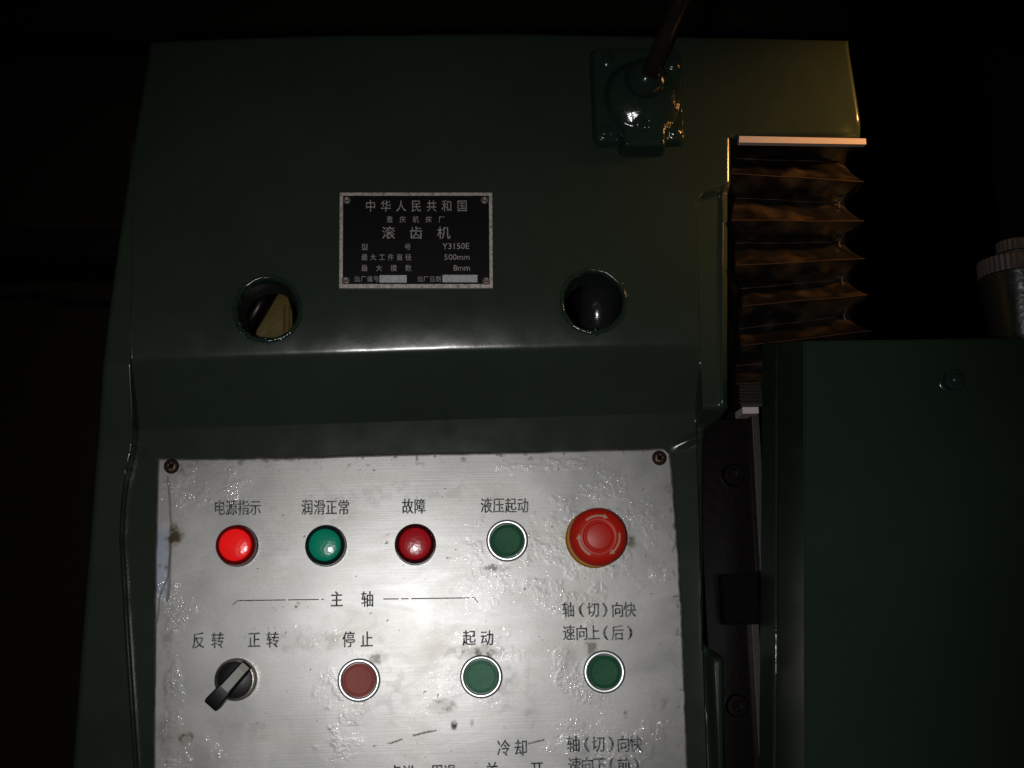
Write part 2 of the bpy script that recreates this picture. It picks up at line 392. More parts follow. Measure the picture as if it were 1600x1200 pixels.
fin('metal_border', bm, PM.m, npl)
bm = bmesh.new(); c4 = [(536, 306), (764, 306), (765, 444), (535.5, 444)]
f = [bm.verts.new(Pn(a, b)+Vector((0, -0.0003, 0))) for a, b in c4]; g = [bm.verts.new(v.co+Vector((0, 0.0003, 0))) for v in f]
bm.faces.new(f[::-1]); [bm.faces.new((f[k], f[(k+1) % 4], g[(k+1) % 4], g[k])) for k in range(4)]
BE = NT('black_enamel'); _s = BE.coords((1, 1, 5)); _n = BE.ramp(BE.noise(60, 5, 0.8, _s), [(0.66, (0.0035, 0.0035, 0.004)), (0.80, (0.06, 0.06, 0.06))])
BE.set(Base_Color=_n, Roughness=0.25); fin('black_field', bm, BE.m, npl)
PLATE_TXT = NT('worn_silver_lettering'); _n = PLATE_TXT.noise(1200, 3, 0.7)
PLATE_TXT.set(Base_Color=PLATE_TXT.ramp(_n, [(0.36, (0.05, 0.045, 0.045)), (0.55, (0.36, 0.31, 0.29))]), Roughness=0.5, Metallic=0.2); PLATE_TXT = PLATE_TXT.m

_cache = {}
def glyph(ch, font_off=0.0):
    key = (ch, font_off)
    if key not in _cache:
        c = bpy.data.curves.new('glyph', 'FONT'); c.body = ch; c.offset = font_off; c.resolution_u = 3
        o = bpy.data.objects.new('glyph', c); COL.objects.link(o); bpy.context.view_layer.update()
        m = bpy.data.meshes.new_from_object(o.evaluated_get(bpy.context.evaluated_depsgraph_get()))
        v = np.array([q.co[:2] for q in m.vertices]).reshape(-1, 2); fs = [tuple(p.vertices) for p in m.polygons]
        bpy.data.objects.remove(o); bpy.data.curves.remove(c); bpy.data.meshes.remove(m); _cache[key] = (v, fs)
    return _cache[key]
def writing(items, y, mat, parent, label=None, off=0.0, warp=0.0, seed=0):
    """items: (character, photo x, photo y, width, height) of the character cell"""
    V = []; Fc = []; rr = random.Random(seed+len(items))
    for ch, px, py, w_, h_ in items:
        v, fs = glyph(ch, off); n0 = len(V)
        if ord(ch) < 256: lo = v.min(0); hi = v.max(0); cx, cy = (lo[0]+hi[0])/2, (lo[1]+hi[1])/2; s = max(hi[1]-lo[1], 1e-3); sx = w_/max(hi[0]-lo[0], 1e-3); sy = h_/s
        else: cx, cy = 0.5, 0.36; sx, sy = w_/0.86, h_/0.88
        ctr = P(px, py, y); k = (y-CAM.y)/F
        c_, s_ = math.cos(0.018), math.sin(0.018)
        for m_ in range(3 if warp else 1):           # heavier strokes: the same print laid thrice with a hair's shift
            n0 = len(V)
            for q in v:
                a = (q[0]-cx)*sx+(0, warp, -warp)[m_]; b = (q[1]-cy)*sy+(0, warp*0.3, -warp*0.3)[m_]
                V.append((ctr.x+(a*1.01)*k, y-m_*0.00003, ctr.z+(b*1.03)*k))
            Fc += [tuple(i+n0 for i in t) for t in fs]
    bmq = mesh_np('lettering', V, Fc, mat, False, parent)
    if label: bmq['label'] = label
    return bmq
def row(s, xs, py, w_, h_, dy=0.0): return [(ch, x, py+dy*i, w_, h_) for i, (ch, x) in enumerate(zip(s, xs))]
yl = YN-0.0005
def even(a, b, n): return [a+(b-a)*i/(n-1) for i in range(n)]
writing(row('中华人民共和国', even(579, 722, 7), 322, 15, 18), yl, PLATE_TXT, npl, 'title line of the nameplate in large characters')
writing(row('重庆机床厂', even(609, 690, 5), 343, 9, 10), yl, PLATE_TXT, npl, 'small second line of the nameplate')
writing(row('滚齿机', [607, 650, 693], 364, 19, 19), yl, PLATE_TXT, npl, 'largest characters in the middle of the nameplate')
writing(row('型', [570], 386, 9.5, 10), yl, PLATE_TXT, npl); writing(row('号', [637], 386, 9.5, 10), yl, PLATE_TXT, npl)
writing(row('最大工件直径', even(569.5, 638, 6), 402, 9, 10), yl, PLATE_TXT, npl)
writing(row('最大模数', even(569.5, 638, 4), 419, 9, 10), yl, PLATE_TXT, npl)
writing(row('出厂编号', even(558, 588, 4), 436, 8, 9), yl, PLATE_TXT, npl)
writing(row('出厂日期', even(656.5, 685, 4), 436, 8, 9), yl, PLATE_TXT, npl)
def latin(s, x0, x1, py, hcap, y, mat, parent):
    v, fs = glyph_str(s); lo = v.min(0); hi = v.max(0); k = (y-CAM.y)/F; sx = (x1-x0)/(hi[0]-lo[0]); cap = glyph('E')[0]; sy = hcap/(cap[:, 1].max()-cap[:, 1].min())
    c = P((x0+x1)/2, py, y); mx = (lo[0]+hi[0])/2; my = cap[:, 1].max()/2
    V = [(c.x+(q[0]-mx)*sx*k*1.01, y, c.z+(q[1]-my)*sy*k*1.03) for q in v]
    return mesh_np('lettering', V, fs, mat, False, parent)
def glyph_str(s): return glyph(s)
latin('Y3150E', 691, 733.5, 384.5, 9.5, yl, PLATE_TXT, npl); latin('500mm', 694, 734, 401.5, 9, yl, PLATE_TXT, npl); latin('8mm', 708, 734.5, 418.5, 9, yl, PLATE_TXT, npl)
for a, b, c, d in ((593, 430, 635.5, 441.5), (691.5, 429.5, 746, 441)):
    bm = bmesh.new(); f = [bm.verts.new(P(u, v, yl+0.0001)) for u, v in ((a, b), (c, b), (c, d), (a, d))]; bm.faces.new(f[::-1])
    t = NT('stamped_blank_strip'); n_ = t.noise(1100, 2, 0.6, t.coords((1.4, 1, 0.8)))
    t.set(Base_Color=t.ramp(n_, [(0.30, (0.20, 0.21, 0.22)), (0.60, (0.42, 0.42, 0.43))]), Roughness=0.5, Metallic=0.2)
    fin('stamping_strip', bm, t.m, npl)
RIV = simple('nameplate_rivet', (0.16, 0.14, 0.12), 0.4, 0.5, 0.2, 400, 0.3)
for (a, b) in ((542, 313), (757, 313), (540.5, 438.5), (759.5, 439)):
    c = P(a, b, YN); bm = bmesh.new(); lathe(bm, c.x, c.z, YN, [(0.0030, -0.0004), (0.0030, 0.0006), (0.0023, 0.0013), (0.0014, 0.0016), (0.0012, 0.0011), (0, 0.0010)], 24)
    fin('rivet', bm, RIV, npl, smooth=True)

# =================================================================== gear lever on its cast housing
gl = empty('gear_lever', 'steel rod lever rising from a round ball in a green painted cast housing', 'lever')
YB = -HB
A0 = P(924, 72, YB-0.008); A1 = P(1073, 222, YB-0.008); nxl = 190; 
x = np.linspace(A0.x-0.006, A1.x+0.006, nxl)[None, :]; z = np.linspace(A1.z-0.016, A0.z+0.008, 210)[:, None]; x, z = x+0*z, z+0*x
def rbox(x, z, a, b, r):
    cx, cz = (a[0]+b[0])/2, (a[1]+b[1])/2; hx, hz = abs(b[0]-a[0])/2-r, abs(b[1]-a[1])/2-r
    qx, qz = abs(x-cx)-hx, abs(z-cz)-hz
    return np.hypot(np.maximum(qx, 0), np.maximum(qz, 0))+np.minimum(np.maximum(qx, qz), 0)-r
fl = rbox(x, z, (A0.x, A0.z), (A1.x, A1.z), 0.006)
cb = P(1003, 150, YB-0.012); nk = P(1003, 236, YB-0.010)
d2 = np.hypot(x-cb.x, z-cb.z)-0.028
nk2 = rbox(x, z, (cb.x-0.0175, cb.z), (cb.x+0.0175, nk.z), 0.004)
# scalloped join between round boss and neck
def smin(a, b, k): h = np.clip(0.5+0.5*(b-a)/k, 0, 1); return b*(1-h)+a*h-k*h*(1-h)
bossd = smin(d2, nk2, 0.010)
h = 0.009*sst(0.0020, -0.0022, fl)
h2 = 0.0085*sst(0.0018, -0.0035, bossd)
outer = np.minimum(fl, nk2)
h = np.maximum(h, 0.009*sst(0.0015, -0.002, nk2)); H = h+h2
H = H+0.007*np.clip(1-(np.hypot(x-cb.x, z-cb.z)/0.027)**2, 0, 1)**0.8                      # swelling under the ball
for (a, b, rr, hh) in ((951, 92, 0.0042, 0.0025), (1053, 97, 0.0042, 0.0025), (947, 203, 0.0045, 0.0030), (1054, 203, 0.0045, 0.0030)):
    c = P(a, b, YB-0.010); dd = np.hypot(x-c.x, z-c.z); H = H+hh*0.7*sst(rr+0.002, rr-0.002, dd)
c = P(1003, 193, YB-0.018); dd = np.hypot(x-c.x, z-c.z); H = H-0.0014*sst(0.0060, 0.0030, dd)*(np.sin((x-c.x)*700)*0.3+0.8)
H = H+0.0007*(fbm(x, z, 0.012, 41, 3)-0.5)*sst(0, -0.003, np.minimum(outer, d2))+0.0003*(fbm(x, z, 0.004, 43, 2)-0.5)*(H > 0.002)
for _ in range(7):                       # thick paint softens every corner
    Hp = np.pad(H, 1, mode='edge'); H = (Hp[:-2, 1:-1]+Hp[2:, 1:-1]+Hp[1:-1, :-2]+Hp[1:-1, 2:]+2*H)/6
Vh = np.stack([x, YB+0.002-H*1.0, z], -1).reshape(-1, 3); idx = np.arange(x.size).reshape(x.shape)
q = np.stack([idx[:-1, :-1], idx[:-1, 1:], idx[1:, 1:], idx[1:, :-1]], -1).reshape(-1, 4)
mask = (H > 0.0012); ok = mask.ravel()[q].any(1); q = q[ok]
mesh_np('lever_housing', Vh, q, GREEN_THICK, True, gl)
bc = P(1009, 121, YB-0.026); bm = bmesh.new()
lathe(bm, bc.x, bc.z, bc.y+0.004, [(0.0190, -0.010)]+[(0.0154*math.cos(t), 0.0154*math.sin(t)*1.05) for t in np.linspace(-0.3, math.pi/2, 22)], 72)
fin('pivot_ball', bm, GREEN_THICK, gl, smooth=True)
bm = bmesh.new(); a = P(1017, 112, YB-0.040); b = P(1063, 0, YB-0.075); dv = (b-a)
rod(bm, a-dv*0.05, a+dv*2.2, 0.0065, 0.0056, 32)
fin('lever_rod', bm, simple('tarnished_steel_rod', (0.045, 0.034, 0.028), 0.25, 0.6, 0.3, 300, 0.4), gl, smooth=True)

# =================================================================== control panel
cp = empty('control_panel', 'scratched silver metal control panel with buttons and black lettering', 'control panel')
YP = -0.0024
corn = {'tl': P(245, 715.5, YP), 'tr': P(1050, 700, YP), 'bl': P(233, 1500, YP), 'br': P(1092, 1500, YP)}
lz, lx = poly([(245.5, 715), (241, 900), (238.5, 1200), (233, 1500)], YP); rz, rx = poly([(1047, 700), (1056, 780), (1064, 900), (1076, 1200), (1090, 1500)], YP)
tx = [P(a, b, YP).x for a, b in ((244, 716), (430, 715), (450, 717), (640, 708), (900, 703), (1048, 700))]; tzv = [P(a, b, YP).z for a, b in ((244, 716), (430, 714), (450, 714), (640, 708), (900, 703), (1048, 699))]
st = 0.00075; zlo = corn['bl'].z; zhi = P(700, 706, YP).z
nz = int((zhi-zlo)/st); nx = int(0.395/st)
tt = np.linspace(0, 1, nx)[None, :]; zz = np.linspace(zlo, zhi, nz)[:, None]
zz2 = zz+(np.interp(np.interp(tt, [0, 1], [corn['tl'].x, corn['tr'].x]), tx, tzv)-zhi)*sst(zlo, zhi, zz)
a = np.interp(zz2, lz, lx)+0.0012*(fbm(zz2*0, zz2, 0.012, 5, 4)-0.5); b = np.interp(zz2, rz, rx)+0.0030*(fbm(zz2*0+1, zz2, 0.010, 6, 4)-0.5)
x = a*(1-tt)+b*tt; z = zz2+0.0010*(fbm(x, zz2*0, 0.02, 8, 4)-0.5)*sst(zhi-0.02, zhi, zz)
# clipped top right corner
c = corn['tr']; e = (x-c.x)+(z-c.z)+0.007; k_ = np.clip(e, 0, None)/2; x = x-k_; z = z-k_
dl = x-a; dr = b-x; dt = zhi-zz+0*x; de = np.minimum(np.minimum(dl, dr), dt)
def blob(px, py, rx_, ry_, soft=0.35, seed=0, rag=0.6):
    c = P(px, py, YP); k = (YP-CAM.y)/F; r = np.hypot((x-c.x)/(rx_*k), (z-c.z)/(ry_*k)); r = r+rag*(fbm(x, z, 0.014, 60+seed, 4)-0.5)*2
    return sst(1+soft, 1-soft, r)
wr = np.zeros_like(x)
for i, (px, py, rx_, ry_, s) in enumerate([(320, 755, 62, 34, .6), (262, 745, 16, 24, .7), (265, 1085, 16, 130, .6), (262, 960, 24, 60, .5), (830, 870, 95, 34, .9), (760, 880, 40, 55, .7), (880, 905, 70, 42, .9), (865, 800, 30, 26, .6),
        (935, 850, 66, 62, 1.0), (985, 815, 45, 50, .6), (950, 760, 45, 26, .6), (860, 725, 90, 12, .6), (905, 945, 40, 26, .9), (535, 1110, 38, 66, 1.0), (880, 1040, 26, 42, .9), (905, 1085, 34, 36, .9), (690, 1085, 34, 34, .45),
        (780, 1010, 55, 26, .4), (980, 1180, 50, 40, .6), (1040, 1145, 60, 18, .5), (905, 1130, 50, 20, .5), (930, 1160, 60, 20, .5), (470, 995, 60, 16, .3), (280, 945, 40, 12, .3), (1000, 870, 40, 60, .4), (300, 1190, 60, 30, .35), (745, 1080, 45, 30, .35)]):
    wr = np.maximum(wr, s*blob(px, py, rx_, ry_, 0.35, i))
wr = wr*(0.12+0.88*sst(0.46, 0.60, fbm(x, z, 0.010, 90, 3)))
gr = np.zeros_like(x)
for i, (px, py, rx_, ry_, s) in enumerate([(267, 728, 17, 15, .9), (290, 722, 18, 8, .7), (272, 842, 8, 15, 1.0), (277, 835, 9, 9, .8), (590, 1028, 13, 6, .35), (470, 1005, 70, 12, .22), (400, 1130, 60, 14, .25), (745, 1020, 30, 9, .55), (775, 1075, 30, 20, .3),
        (692, 1102, 13, 7, .35), (775, 888, 14, 4, .45), (430, 830, 30, 60, .12), (500, 810, 40, 16, .2), (640, 770, 110, 14, .2), (1045, 765, 14, 10, .5), (1060, 935, 12, 4, .6), (1030, 1090, 10, 12, .4), (890, 1045, 10, 20, .3), (925, 1012, 7, 10, .5),
        (985, 845, 8, 10, .7), (970, 700, 60, 5, .5), (860, 703, 90, 4, .6), (690, 708, 70, 3, .6), (420, 716, 60, 4, .7), (600, 1085, 30, 30, .18), (828, 1120, 14, 12, .3), (830, 1060, 9, 30, .15), (260, 1100, 6, 160, .35), (250, 884, 5, 5, 1.2), (262, 885, 4, 5, .9), (290, 1152, 7, 6, .8), (978, 1115, 3, 5, 1.0), (710, 1133, 3, 5, .9), (738, 1130, 2.5, 5, .9)]):  # blob right of the emergency stop is its cast shadow, painted among the grime
    m_ = blob(px, py, rx_*1.15, ry_*1.15, 0.6, 40+i, 0.9)
    if s < 0.34: s *= 0.5
    gr = np.maximum(gr, s*m_*(0.25+0.75*sst(0.42, 0.62, fbm(x, z, 0.0045, 160+i, 3))))
gr = np.maximum(gr, 0.95*sst(0.0016, 0.0, de)*sst(0.45, 0.62, fbm(x, z, 0.010, 120, 4)))
gr = np.maximum(gr, 0.6*sst(0.68, 0.74, fbm(x, z, 0.005, 130, 3))*sst(0.013, 0.0, np.minimum(dt, dr)))
gr = np.maximum(gr, 0.6*sst(0.85, 0.88, fbm(x, z, 0.0030, 135, 3)))                        # scattered pits
# the torn film edge that runs down near the left side, and two long cracks
def along(pts, wdt, seed, amp=2.0):
    out = np.full(x.shape, 9.0); k = (YP-CAM.y)/F
    for (p, q_) in zip(pts, pts[1:]):
        A = P(*p, YP); B = P(*q_, YP); ab = (B.x-A.x, B.z-A.z); L = ab[0]**2+ab[1]**2
        t = np.clip(((x-A.x)*ab[0]+(z-A.z)*ab[1])/L, 0, 1)
        out = np.minimum(out, np.hypot(x-A.x-t*ab[0]+amp*k*2*(fbm(x, z, .010, seed, 3)-.5), z-A.z-t*ab[1]+amp*k*2*(fbm(x, z, .010, seed+3, 3)-.5)))
    return sst(wdt*k*1.3, wdt*k*0.4, out)
tear = along([(262, 745), (266, 800), (268, 850), (263, 900), (250, 935), (243, 980), (241, 1100)], 2.2, 300)
gr = np.maximum(gr, 0.6*tear)
for pts, s in (([(585, 1165), (612, 1160), (640, 1150), (662, 1146), (680, 1142)], .7), ([(826, 1163), (848, 1156), (862, 1153), (882, 1148)], .7), ([(832, 923), (850, 925), (868, 922)], .6), ([(1035, 1150), (1000, 1160), (960, 1150)], .2),
               ([(1046, 835), (1056, 850), (1050, 862)], .6), ([(1050, 892), (1055, 900)], .6), ([(1053, 933), (1066, 932)], .8)):
    gr = np.maximum(gr, s*along(pts, 1.3, 310, 1.5)*sst(0.35, 0.5, fbm(x, z, 0.006, 140, 2)))
film = sst(0, 0.002, dl-0.0095-0.004*(fbm(x*0, z, 0.03, 150, 3)-0.5))*1.0                     # 0 = bare strip where the film has torn away
zf_ = P(250, 925, YP).z-dl*0.9+0.004*(fbm(x, z, 0.012, 155, 3)-0.5); film = np.maximum(film, sst(zf_+0.0008, zf_-0.0008, z))
film = np.maximum(film, sst(P(250, 850, YP).z, P(250, 800, YP).z, z)*0+sst(P(250, 835, YP).z, P(250, 815, YP).z, z))
# real relief: lacquer wrinkles and dents
n1 = fbm(x, z, 0.0042, 200, 2); rid = 1-abs(n1-0.5)*5
relief = 0.00004*wr*np.clip(rid, 0, 1)+0.00022*(fbm(x, z, 0.05, 210, 2)-0.5)*2
relief = relief+0.0002*film
relief = relief-0.0012*sst(0.0016, 0, de)**2
y = YP-relief
idx = np.arange(x.size).reshape(x.shape); q = np.stack([idx[:-1, :-1], idx[:-1, 1:], idx[1:, 1:], idx[1:, :-1]], -1).reshape(-1, 4)
V = np.stack([x, y, z], -1).reshape(-1, 3)
def wall2(il):
    global V
    p = V[il].copy(); p[:, 1] = 0.0008; base = len(V); V = np.concatenate([V, p]); a = np.array(il); b = np.arange(len(a))+base
    return np.stack([a[:-1], b[:-1], b[1:], a[1:]], -1)
q = np.concatenate([q, wall2(idx[::-1, 0]), wall2(idx[:, -1]), wall2(idx[-1, ::-1])])
PT = NT('brushed_lacquered_plate')
brush = PT.noise(160, 3, 0.6, PT.coords((0.04, 1, 9.0))); cloud = PT.noise(14, 6, 0.62, None, 0.6); smear = PT.noise(30, 5, 0.65, PT.coords((0.5, 1, 1.4)), 1.2); vst = PT.noise(120, 4, 0.6, PT.coords((2.6, 1, 0.25)))
grain = PT.noise(900, 2, 0.7)
g_a, w_a, f_a = PT.attr('grime_and_shadow'), PT.attr('wrinkle'), PT.attr('film')
base = PT.mix(PT.ramp(cloud, [(0.35, (0, 0, 0)), (0.68, (1, 1, 1))]), (0.235, 0.235, 0.232), (0.335, 0.328, 0.312))
base = PT.mix(PT.ramp(smear, [(0.48, (0, 0, 0)), (0.75, (0.45, 0.45, 0.45))]), base, (0.29, 0.27, 0.22))
base = PT.mix(PT.math('MULTIPLY', PT.ramp(grain, [(0.35, (1, 1, 1)), (0.55, (0, 0, 0))]), 0.35), base, (0.20, 0.20, 0.20))
base = PT.mix(PT.ramp(f_a, [(0.0, (0.7, 0.7, 0.7)), (1.0, (0, 0, 0))]), base, (0.22, 0.25, 0.31))
base = PT.mix(PT.math('MULTIPLY', g_a, 1.0, True), base, (0.060, 0.042, 0.020))
vor = PT.node('ShaderNodeTexVoronoi'); vor.inputs['Scale'].default_value = 520; vor.feature = 'SMOOTH_F1'; PT.link(PT.coords(), vor.inputs['Vector'])
wn = PT.math('ADD', PT.noise(130, 2, 0.5, None, 2.5), PT.math('MULTIPLY', PT.noise(300, 2, 0.5, None, 1.5), 0.4))
wh = PT.math('MULTIPLY', PT.math('ADD', wn, vor.outputs['Distance']), w_a)
bn = PT.bump(PT.math('ADD', PT.math('MULTIPLY', brush, 1.0), PT.math('MULTIPLY', smear, 1.4)), 0.04, 0.0006)
cn = PT.bump(wh, 0.9, 0.0015, PT.bump(cloud, 0.05, 0.002))
bn2 = PT.bump(wh, 0.05, 0.0008, bn)
rough = PT.math('ADD', PT.math('MULTIPLY', cloud, 0.16), PT.math('ADD', PT.math('MULTIPLY', smear, 0.10), 0.25))
rough = PT.math('ADD', rough, PT.math('MULTIPLY', g_a, 0.25))
PT.set(Base_Color=base, Metallic=0.60, Roughness=rough, Normal=bn2, Coat_Weight=PT.math('MULTIPLY', w_a, 1.0, True), Coat_Roughness=0.06, Coat_Normal=cn)
plate = mesh_np('metal_plate', V, q, PT.m, True, cp)
for nm, arr in (('wrinkle', wr), ('grime_and_shadow', gr), ('film', film)):
    at = plate.data.attributes.new(nm, 'FLOAT', 'POINT'); full = np.zeros(len(V)); full[:arr.size] = arr.ravel()
    if nm == 'grime_and_shadow': full[arr.size:] = 1
    at.data.foreach_set('value', full)

# writing on the panel
yt = YP-0.0006
def W(s, xs, py, w_=17, h_=21, label=None, dy=0.0): return writing(row(s, xs, py, w_, h_, dy), yt, INK, cp, label, 0.004, 0.38)
W('电源指示', [343, 361.5, 380.5, 399], 793.5, 15.8, 21.5, 'four characters above the lit red lamp')
W('润滑正常', [480, 499, 518, 537], 793, 15.8, 21.5, 'four characters above the green lamp')
W('故障', [637, 656], 791.5, 15.8, 21.5, 'two characters above the unlit red lamp')
W('液压起动', [760, 779, 798, 817], 790, 15.8, 21.5, 'four characters above the first green button')
W('主轴', [526, 574], 936.5, 17, 22, 'two characters between the bracket lines')
W('反转', [310, 340], 1001, 17, 22); W('正转', [397, 426], 1000, 17, 22)
W('停止', [545, 573], 999.5, 17, 22, 'two characters above the faded red button'); W('起动', [733, 761], 997, 18, 21, 'two characters above the middle green button')
def cut(s, xs, py, w_=17, h_=21):
    it = []
    for ch, a in zip(s, xs): it.append((ch, a, py, 9 if ch in '()' else w_, h_))
    return writing([(c, a, b, (8 if c in '()' else w_), d) for c, a, b, w_, d in it], yt, INK, cp, None, 0.004, 0.38)
cut('轴(切)向快', [888, 908.5, 927, 945, 965, 984], 953); cut('速向上(后)', [889, 909, 928, 946.5, 965, 984], 989)
cut('冷却', [787, 814], 1169, 18, 22); cut('轴(切)向快', [896, 917, 935, 955, 974, 994], 1163, 18, 22); cut('速向下(前)', [898, 918, 937, 956, 975, 994], 1196, 18, 22)
W('关', [769], 1204, 18, 22); W('开', [839], 1203, 18, 22); W('点进', [617, 639], 1208, 17, 21); W('周退', [683, 703], 1207, 17, 21)
def line(pts, wd=1.7):
    bm = bmesh.new(); k = (yt-CAM.y)/F*wd/2
    for p, q_ in zip(pts, pts[1:]):
        A = P(*p, yt); B = P(*q_, yt); d = (B-A).normalized(); n = Vector((-d.z, 0, d.x))*k; N = 36
        for i in range(N):
            if random.random() < 0.08: continue
            s0, s1 = A.lerp(B, i/N), A.lerp(B, (i+1)/N)
            f = bm.faces.new([bm.verts.new(v) for v in (s0-n, s1-n, s1+n, s0+n)])
    bmesh.ops.remove_doubles(bm, verts=bm.verts, dist=1e-6); fin('bracket_line', bm, INK, cp)
line([(363, 945.5), (371, 938.5), (506, 936.5)]); line([(599, 936), (741, 934), (747, 941.5)])

# screws
for a, b in ((267, 728), (1031, 715)):
    c = P(a, b, YP-0.003); bm = bmesh.new()
    lathe(bm, c.x, c.z, YP, [(0.0056, -0.001), (0.0056, 0.0010), (0.0052, 0.0022), (0.0040, 0.0033), (0.0022, 0.0038), (0.0013, 0.0036), (0.0008, 0.0018), (0, 0.0016)], 40)
    for t in (0.6, 0.6+math.pi/2):
        pass
    s = fin('screw', bm, RUST, cp, smooth=True)
    bm = bmesh.new()
    for t in (0.6, 0.6+math.pi/2):
        dx, dz = math.cos(t)*0.0028, math.sin(t)*0.0028
        rod(bm, (c.x-dx, YP-0.0036, c.z-dz), (c.x+dx, YP-0.0036, c.z+dz), 0.0006, 0.0006, 8)
    fin('cross_slot', bm, GAP, s, smooth=True)

mm = 0.001
def at(px, py, h): return P(px, py, YP-h)
def indicator(px, py, lensm, rimm, label, r=15.0):
    c = at(px, py, 0.012); e = bpy.data.objects.new('indicator_lamp', None); COL.objects.link(e); e.parent = cp; e['label'] = label; e.empty_display_size = 0.01
    bm = bmesh.new(); R_ = r*mm
    lathe(bm, c.x, c.z, YP, [(R_+0.0002, 0), (R_+0.0002, 0.0025), (R_-0.0004, 0.0030), (R_-0.0004, 0.0034)], 64); fin('base_ring', bm, BLACK_PL, e, angle=40)
    bm = bmesh.new()
    lathe(bm, c.x, c.z, YP, [(R_-0.0006, 0.0030), (R_-0.0006, 0.0100), (R_-0.0012, 0.0118), (R_-0.0024, 0.0126), (R_-0.0034, 0.0122), (R_-0.0036, 0.0112)], 64); fin('lens_rim', bm, rimm, e, angle=50)
    bm = bmesh.new(); rl = R_-0.0034
    lathe(bm, c.x, c.z, YP, [(rl, 0.0108), (rl, 0.0118)]+[(rl*math.cos(t), 0.0118+0.0017*math.sin(t)) for t in np.linspace(0.12, math.pi/2, 14)], 64); fin('lens', bm, lensm, e, smooth=True)
indicator(367.5, 851.5, LENS_R_ON, RIM_R_ON, 'lit bright red indicator lamp')
indicator(507.5, 851.5, LENS_G, RIM_G, 'green indicator lamp')
indicator(648.5, 849.5, LENS_R, RIM_R, 'unlit dark red indicator lamp')
def push(px, py, capm, label, ringm=CHROME):
    c = at(px, py, 0.008); e = bpy.data.objects.new('push_button', None); COL.objects.link(e); e.parent = cp; e['label'] = label; e.empty_display_size = 0.01
    bm = bmesh.new(); n = 60
    lathe(bm, c.x, c.z, YP, [(0.0146, 0), (0.0146, 0.0022), (0.0152, 0.0026), (0.0152, 0.0064)], 120, lambda a, h: 0.012*(1 if int(round(a/(2*math.pi)*120)) % 2 else 0)*(1 if h > 0.0023 else 0)); fin('knurled_collar', bm, CHROME_DK, e)
    bm = bmesh.new()
    lathe(bm, c.x, c.z, YP, [(0.0150, 0.0062), (0.0148, 0.0079), (0.0144, 0.0083), (0.0126, 0.0082), (0.0122, 0.0074), (0.0122, 0.005)], 72); fin('bezel_ring', bm, ringm, e, smooth=True)
    bm = bmesh.new()
    lathe(bm, c.x, c.z, YP, [(0.0119, 0.004), (0.0119, 0.0072), (0.0114, 0.0079), (0.0106, 0.0080), (0.0102, 0.0071), (0.0098, 0.0071), (0.0094, 0.0079), (0.006, 0.0077), (0, 0.0075)], 64); fin('button_cap', bm, capm, e, angle=60)
push(792.5, 844.5, GREEN_CAP, 'green push button in the top row, beside the emergency stop')
push(560.5, 1063, RED_CAP, 'faded red push button')
push(752, 1057.5, GREEN_CAP_DUSTY, 'dusty green push button in the middle of the lower row')
push(944.5, 1050, GREEN_CAP, 'clean green push button at the right of the lower row')
# emergency stop
es = bpy.data.objects.new('emergency_stop', None); COL.objects.link(es); es.parent = cp; es['label'] = 'red mushroom emergency stop button on a yellow ring'
c = at(936, 838, 0.030)
bm = bmesh.new(); lathe(bm, c.x, c.z, YP, [(0.0216, 0), (0.0216, 0.0055), (0.0208, 0.0065), (0.012, 0.0066)], 72); fin('yellow_ring', bm, YELLOW, es, angle=40)
bm = bmesh.new(); lathe(bm, c.x, c.z, YP, [(0.012, 0.0066), (0.012, 0.016), (0.0185, 0.0195), (0.0185, 0.020)], 64); fin('neck', bm, BLACK_PL, es, angle=40)
bm = bmesh.new(); lathe(bm, c.x, c.z, YP, [(0.0150, 0.018), (0.0196, 0.0185), (0.0207, 0.0205), (0.0210, 0.0230), (0.0205, 0.0256), (0.0190, 0.0280), (0.0165, 0.0300), (0.0130, 0.0312), (0.0112, 0.0314), (0.0109, 0.0310), (0.0103, 0.0310), (0.0100, 0.0314), (0.0085, 0.0317), (0.004, 0.0321), (0, 0.0322)], 96)
cap = fin('mushroom_cap', bm, RED_MUSH, es, smooth=True)
def cap_h(r): return np.interp(r, [0.0112, 0.0130, 0.0165, 0.0190], [0.0315, 0.0312, 0.0300, 0.0280])
for (t0, t1) in ((128, 62), (8, -62), (-118, -188)):
    bm = bmesh.new(); N = 18; prev = None; ys = lambda r: YP-cap_h(r)-0.00035
    for i in range(N+1):
        t = math.radians(t0+(t1-t0)*0.84*i/N); ra, rb = 0.0140, 0.0155
        cur = [bm.verts.new((c.x+r_*math.cos(t), ys(r_), c.z+r_*math.sin(t))) for r_ in (ra, rb)]
        if prev: bm.faces.new((prev[0], cur[0], cur[1], prev[1]))
        prev = cur
    t = math.radians(t0+(t1-t0)*0.80); t2 = math.radians(t1)
    tri = [bm.verts.new((c.x+r_*math.cos(u), ys(r_)-0.0002, c.z+r_*math.sin(u))) for r_, u in ((0.0127, t), (0.0168, t), (0.0147, t2))]; bm.faces.new(tri)
    fin('arrow', bm, ARROW, es)
